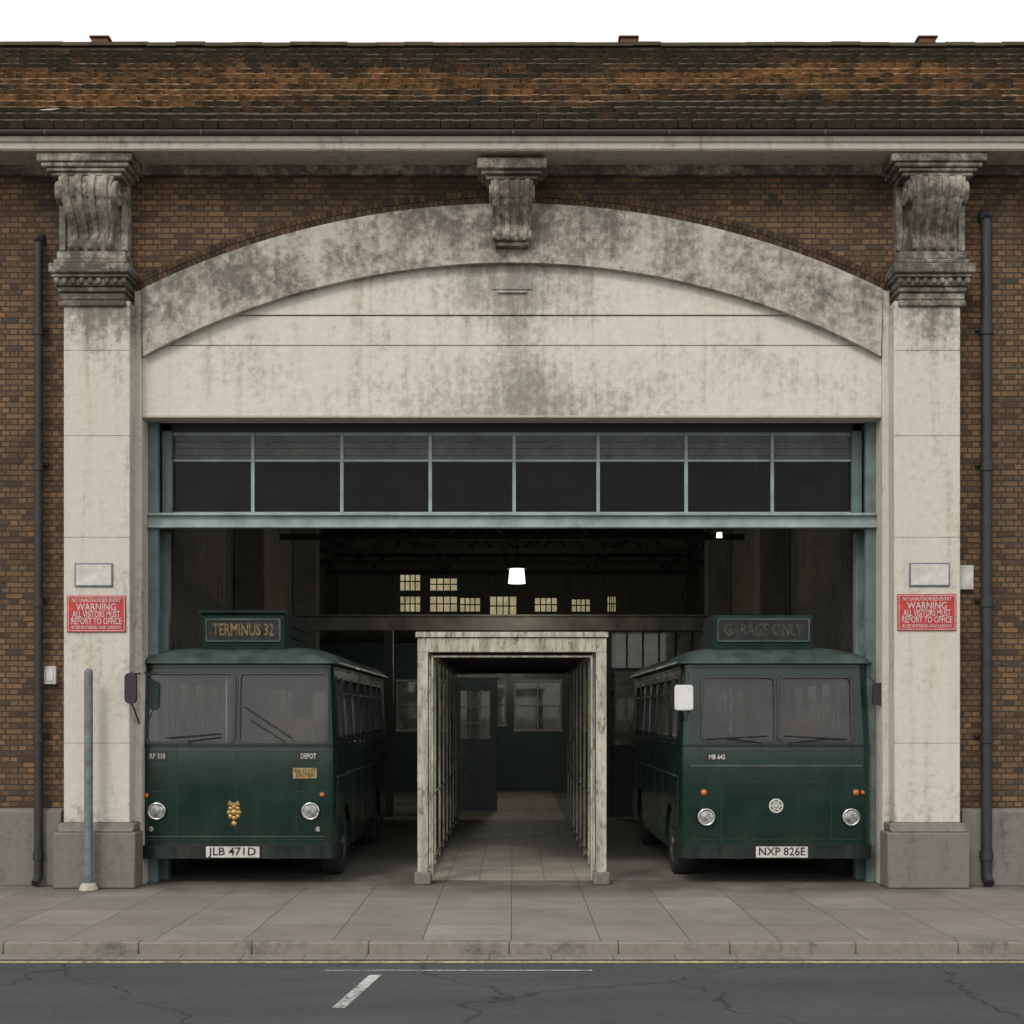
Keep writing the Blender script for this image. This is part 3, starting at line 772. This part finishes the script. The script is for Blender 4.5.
    boolsub(bp,[c]); b=bp.modifiers.new('b','BEVEL'); b.width=.02; b.segments=3; b.limit_method='ANGLE'
    px=-.02 if var==0 else .05
    mb=MB(); mb.box(px-.36,px+.36,-.135,-.115,.36,.53,0); mb.box(px-.345,px+.345,-.138,-.1351,.372,.518,1)
    put_text(mb,'JLB 471D' if var==0 else 'NXP 826E',.15,px,-.1405,.447,.62,2)
    mb.obj('number_plate',['black','offwhite','black'],P,smooth=0)
    hx=[-1.03,.97] if var==0 else [-.94,1.0]; hz=.98 if var==0 else .90
    mb=MB()
    for x in hx:
        mb.cyl((x,.02,hz),(x,-.03,hz),.135,.120,n=30,m=2); mb.torus((x,-.03,hz),(0,1,0),.106,.016,m=0); mb.dome((x,-.028,hz),(0,-1,0),.095,.028,n=24,m=1); mb.cyl((x,-.05,hz),(x,-.06,hz),.022,.018,n=14,m=0)
    if var==0: ind=[(-1.17,1.19,.035),(1.12,1.2,.035)]
    else: ind=[(-.97,1.23,.045),(1.07,1.23,.045),(1.16,1.23,.03)]
    for x,z,r in ind: mb.torus((x,-.01,z),(0,1,0),r,.008,n=18,m=2); mb.dome((x,-.005,z),(0,-1,0),r,.035,n=16,m=3)
    if var==0:
        for x in(-1.11,1.06): mb.cyl((x,0,.74),(x,-.02,.74),.035,n=14,m=0)
    mb.obj('lamps',['chrome','lens','busdk','amber'],P,smooth=50)
    mb=MB(); bz=.96 if var==0 else 1.05
    if var==0:
        for k in range(8):
            a=k*math.pi/4; mb.dome((.065*math.cos(a)-.03,-.002,bz+.075*math.sin(a)),(0,-1,0),.035,.018,n=10,k=3)
        mb.dome((-.03,-.002,bz),(0,-1,0),.05,.03,n=14); mb.dome((-.03,-.002,bz-.15),(0,-1,0),.04,.02,n=10)
        mb.prism([(-.11,bz+.10),(.05,bz+.10),(.03,bz+.16),(-.03,bz+.13),(-.09,bz+.16)],'y',-.02,-.001)
    else:
        mb.torus((0,-.008,bz),(0,1,0),.085,.014,n=28,k=6); mb.torus((0,-.008,bz),(0,1,0),.045,.012,n=20,k=6)
        for k in range(6):
            a=k*math.pi/3; mb.cyl((.04*math.cos(a),-.010,bz+.04*math.sin(a)),(.085*math.cos(a),-.010,bz+.085*math.sin(a)),.011,n=6)
        mb.dome((0,-.002,bz),(0,-1,0),.03,.025,n=12)
    mb.obj('badge','brass' if var==0 else 'offwhite',P)
    mb=MB()
    if var==0:
        mb.box(-1.14,-.91,-.012,-.001,1.66,1.77,0); put_text(mb,'RF 318',.10,-1.025,-.0135,1.715,.20,2)
        mb.box(.82,1.06,-.012,-.001,1.66,1.77,0); put_text(mb,'DEPOT',.10,.94,-.0135,1.715,.20,2)
        mb.box(.74,1.05,-.012,-.001,1.42,1.56,1); put_text(mb,'PAY AS YOU',.07,.895,-.0135,1.52,.26,0);put_text(mb,'ENTER',.07,.895,-.0135,1.46,.24,0)
    else:
        mb.box(-.93,-.66,-.012,-.001,1.66,1.75,0); put_text(mb,'MB 642',.09,-.795,-.0135,1.705,.22,2)
    mb.obj('front_plates',['black','ambert','offwhite'],P,smooth=0)
    mb=MB()
    def rod(a,b,r): mb.cyl(fF(a[0],a[1],.03),fF(b[0],b[1],.03),r,n=6)
    if var==0:
        rod((.62,1.92),(.18,2.2),.008); rod((.10,2.38),(.72,1.96),.009); rod((-.62,1.92),(-.2,1.97),.009); rod((-.9,1.96),(-.2,2.02),.010)
        for x in(.62,-.62): mb.cyl(fF(x,1.90,0),fF(x,1.90,.045),.02,n=10)
    else:
        rod((.2,1.90),(.75,1.96),.009); rod((.12,1.99),(.95,1.945),.010); rod((-.2,1.90),(-.7,1.96),.009); rod((-.12,1.99),(-.95,1.945),.010)
        for x in(.2,-.2): mb.cyl(fF(x,1.89,0),fF(x,1.89,.045),.02,n=10)
    mb.obj('wipers','black',P)
    x0,x1=(-.53,.58) if var==0 else (-.80,.58)
    mb=MB()
    if var==0: pr=[(.36,3.10),(.32,3.63),(.36,3.68),(2.6,3.70),(3.0,3.64),(3.4,3.15)]
    else: pr=[(.36,3.10),(.32,3.60),(.36,3.64),(1.0,3.66),(1.25,3.60),(1.7,3.15)]
    mb.prism(pr,'x',x0,x1)
    mb.obj('destination_box','boxpaint',P,bevel=.04,segs=3,smooth=0)
    if var==0:
        mb=MB(); mb.box(x0-.03,x1+.03,.28,.36,3.66,3.70); mb.box(x1-.001,x1+.02,.8,2.2,3.35,3.37); mb.box(x1-.001,x1+.02,.8,2.2,3.5,3.52)
        mb.obj('box_trim','boxpaint',P,bevel=.008)
    mb=MB(); w=(x1-x0)/2-.07; cx=(x0+x1)/2
    def fD(u,v,n): return (u,.36-(v-3.10)*.08-n,v)
    ringf(mb,fD,rr(cx,3.43,2*w+.03,.32,.03),rr(cx,3.43,2*w-.02,.27,.02),-.01,.018,0)
    mb.add([fD(cx-w,3.29,.002),fD(cx+w,3.29,.002),fD(cx+w,3.57,.002),fD(cx-w,3.57,.002)],[(0,1,2,3)],1)
    tv,tf=text_mesh('TERMINUS 32' if var==0 else 'GARAGE ONLY',.2,2*w-.16)
    zs=[b for a,b in tv]; hh=max(zs)-min(zs); k=.17/hh
    mb.add([fD(cx+a,3.43+b*k,.005) for a,b in tv],tf,2 if var==0 else 3)
    mb.obj('destination_blind',['busroof','black','blindt2','blindt'],P,smooth=0)
    mb=MB()
    if var==0:
        mb.cyl((-1.20,.05,2.84),(-1.235,-.46,2.80),.012,n=8); mb.cyl((-1.235,-.46,2.84),(-1.235,-.46,2.40),.012,n=8); mb.cyl((-1.22,.05,2.0),(-1.235,-.46,2.42),.012,n=8)
        mb.prism(rr(-1.235,2.62,.15,.40,.06),'y',-.54,-.475)
        mb.obj('mirror','black',P,bevel=.01)
    else:
        mb.cyl((-1.22,.03,2.86),(-1.27,-.14,2.75),.012,n=8); mb.cyl((-1.27,-.14,2.78),(-1.27,-.14,2.3),.012,n=8); mb.cyl((-1.24,.0,2.2),(-1.27,-.14,2.32),.012,n=8)
        mb.prism(rr(1.34,2.55,.13,.3,.04),'y',-.10,-.06); mb.cyl((1.24,.03,2.8),(1.34,-.05,2.68),.012,n=8)
        mb.obj('mirror_arms','black',P)
        mb=MB(); mb.prism(rr(-1.26,2.50,.25,.34,.04),'y',-.19,-.145); mb.obj('mirror','white',P,bevel=.012)
    for yy in(1.25,5.75):
        for sx in(-1,1):
            mb=MB(); xo=sx*1.255; xi=sx*.97
            prof2=[(.30,xo-sx*.03),(.40,xo),(.44,xo-sx*.01),(.46,xo-sx*.04),(.46,xi+sx*.04),(.44,xi),(.3,xi)]
            n=40; vs=[];fs=[]
            for i in range(n):
                a=2*math.pi*i/n
                for (r,x) in prof2: vs.append((x,yy+r*math.cos(a),.46+r*math.sin(a)))
            k=len(prof2)
            for i in range(n):
                for j in range(k-1): fs.append((i*k+j,i*k+j+1,((i+1)%n)*k+j+1,((i+1)%n)*k+j))
            mb.add(vs,fs,0)
            mb.cyl((xo-sx*.06,yy,.46),(xi,yy,.46),.30,n=30,m=1); mb.torus((xo-sx*.035,yy,.46),(1,0,0),.29,.02,n=30,m=1)
            mb.cyl((xo-sx*.1,yy,.46),(xo-sx*.0,yy,.46),.10,.08,n=16,m=1)
            for q in range(8):
                a=q*math.pi/4; mb.cyl((xo-sx*.06,yy+.17*math.cos(a),.46+.17*math.sin(a)),(xo-sx*.03,yy+.17*math.cos(a),.46+.17*math.sin(a)),.018,n=6,m=1)
            mb.obj('wheel',['tyre','busroof'],P,smooth=35)
    mb=MB()
    for yy in(1.25,5.75): mb.cyl((-1,yy,.46),(1,yy,.46),.08,n=10)
    mb.box(-.5,-.4,.3,7,.3,.4);mb.box(.4,.5,.3,7,.3,.4); mb.obj('chassis','black',P)
    mb=MB()
    for r in range(7):
        y=1.7+r*.75
        for cx in(-.72,.72):
            mb.box(cx-.42,cx+.42,y,y+.42,1.25,1.38,0)
            mb.prism(rr(cx,1.72,.84,.75,.1),'y',y+.42,y+.52,0)
    mb.prism(rr(.62,1.75,.5,.95,.1),'y',.95,1.07,0); mb.box(.37,.87,.6,.95,1.2,1.32,0)
    mb.box(-1.15,1.15,.16,.42,.92,1.80,1)
    mb.torus((.62,.58,1.95),(0,-.7,.9),.23,.016,n=26,k=6,m=1); mb.cyl((.62,.42,1.7),(.62,.58,1.95),.02,n=8,m=1)
    mb.cyl((-.4,1.3,.9),(-.4,1.3,2.85),.02,n=8,m=2)
    mb.box(.05,1.16,1.22,1.25,.9,2.1,1)
    mb.box(-1.16,1.16,.2,7.1,2.86,2.88,3)
    mb.obj('interior',['seat','dash','chrome','ceilc'],P,bevel=0)
    return P
b0=bus((-3.70,.12,0),0); b0.scale=(1.03,1,1)
bus((3.545,.12,0),1)

# ------------------------------------------------------------------ world, sun, camera
w=bpy.data.worlds.new('World'); S.world=w; w.use_nodes=True; nt=w.node_tree; nt.nodes.clear()
out=nt.nodes.new('ShaderNodeOutputWorld'); bg=nt.nodes.new('ShaderNodeBackground'); sky=nt.nodes.new('ShaderNodeTexSky'); hs=nt.nodes.new('ShaderNodeHueSaturation')
sky.sky_type='NISHITA'; sky.sun_disc=False; EL=math.radians(42); 
az=math.radians(205)
sky.sun_elevation=EL; sky.sun_rotation=az; sky.air_density=1.; sky.dust_density=3.; sky.ozone_density=1.
hs.inputs['Saturation'].default_value=.2
# thin uniform cloud deck: nishita sky dimmed and blended with white cloud
mx=nt.nodes.new('ShaderNodeMix'); mx.data_type='RGBA'; mx.inputs[0].default_value=.6; mx.inputs[7].default_value=(9.4,9.25,9.0,1)
nt.links.new(sky.outputs[0],hs.inputs['Color']); nt.links.new(hs.outputs[0],mx.inputs[6]); nt.links.new(mx.outputs[2],bg.inputs[0]); nt.links.new(bg.outputs[0],out.inputs[0]); bg.inputs[1].default_value=.15
sd=bpy.data.lights.new('sun','SUN'); sd.energy=1.05; sd.angle=math.radians(12); sd.color=(1,.945,.85)
so=bpy.data.objects.new('sun',sd); col.objects.link(so)
dirv=Vector((math.sin(az)*math.cos(EL),math.cos(az)*math.cos(EL),math.sin(EL)))
so.rotation_euler=dirv.to_track_quat('Z','Y').to_euler(); so.location=dirv*50
cd=bpy.data.cameras.new('camera'); co=bpy.data.objects.new('camera',cd); col.objects.link(co)
co.location=(0,-18,2.27); co.rotation_euler=(math.radians(90),0,0); cd.sensor_width=36; cd.lens=36*1350/1024; cd.shift_y=203/1024; cd.clip_end=3000; cd.clip_start=.1
S.camera=co
S.view_settings.view_transform='Standard'; S.view_settings.look='None'; S.view_settings.exposure=0
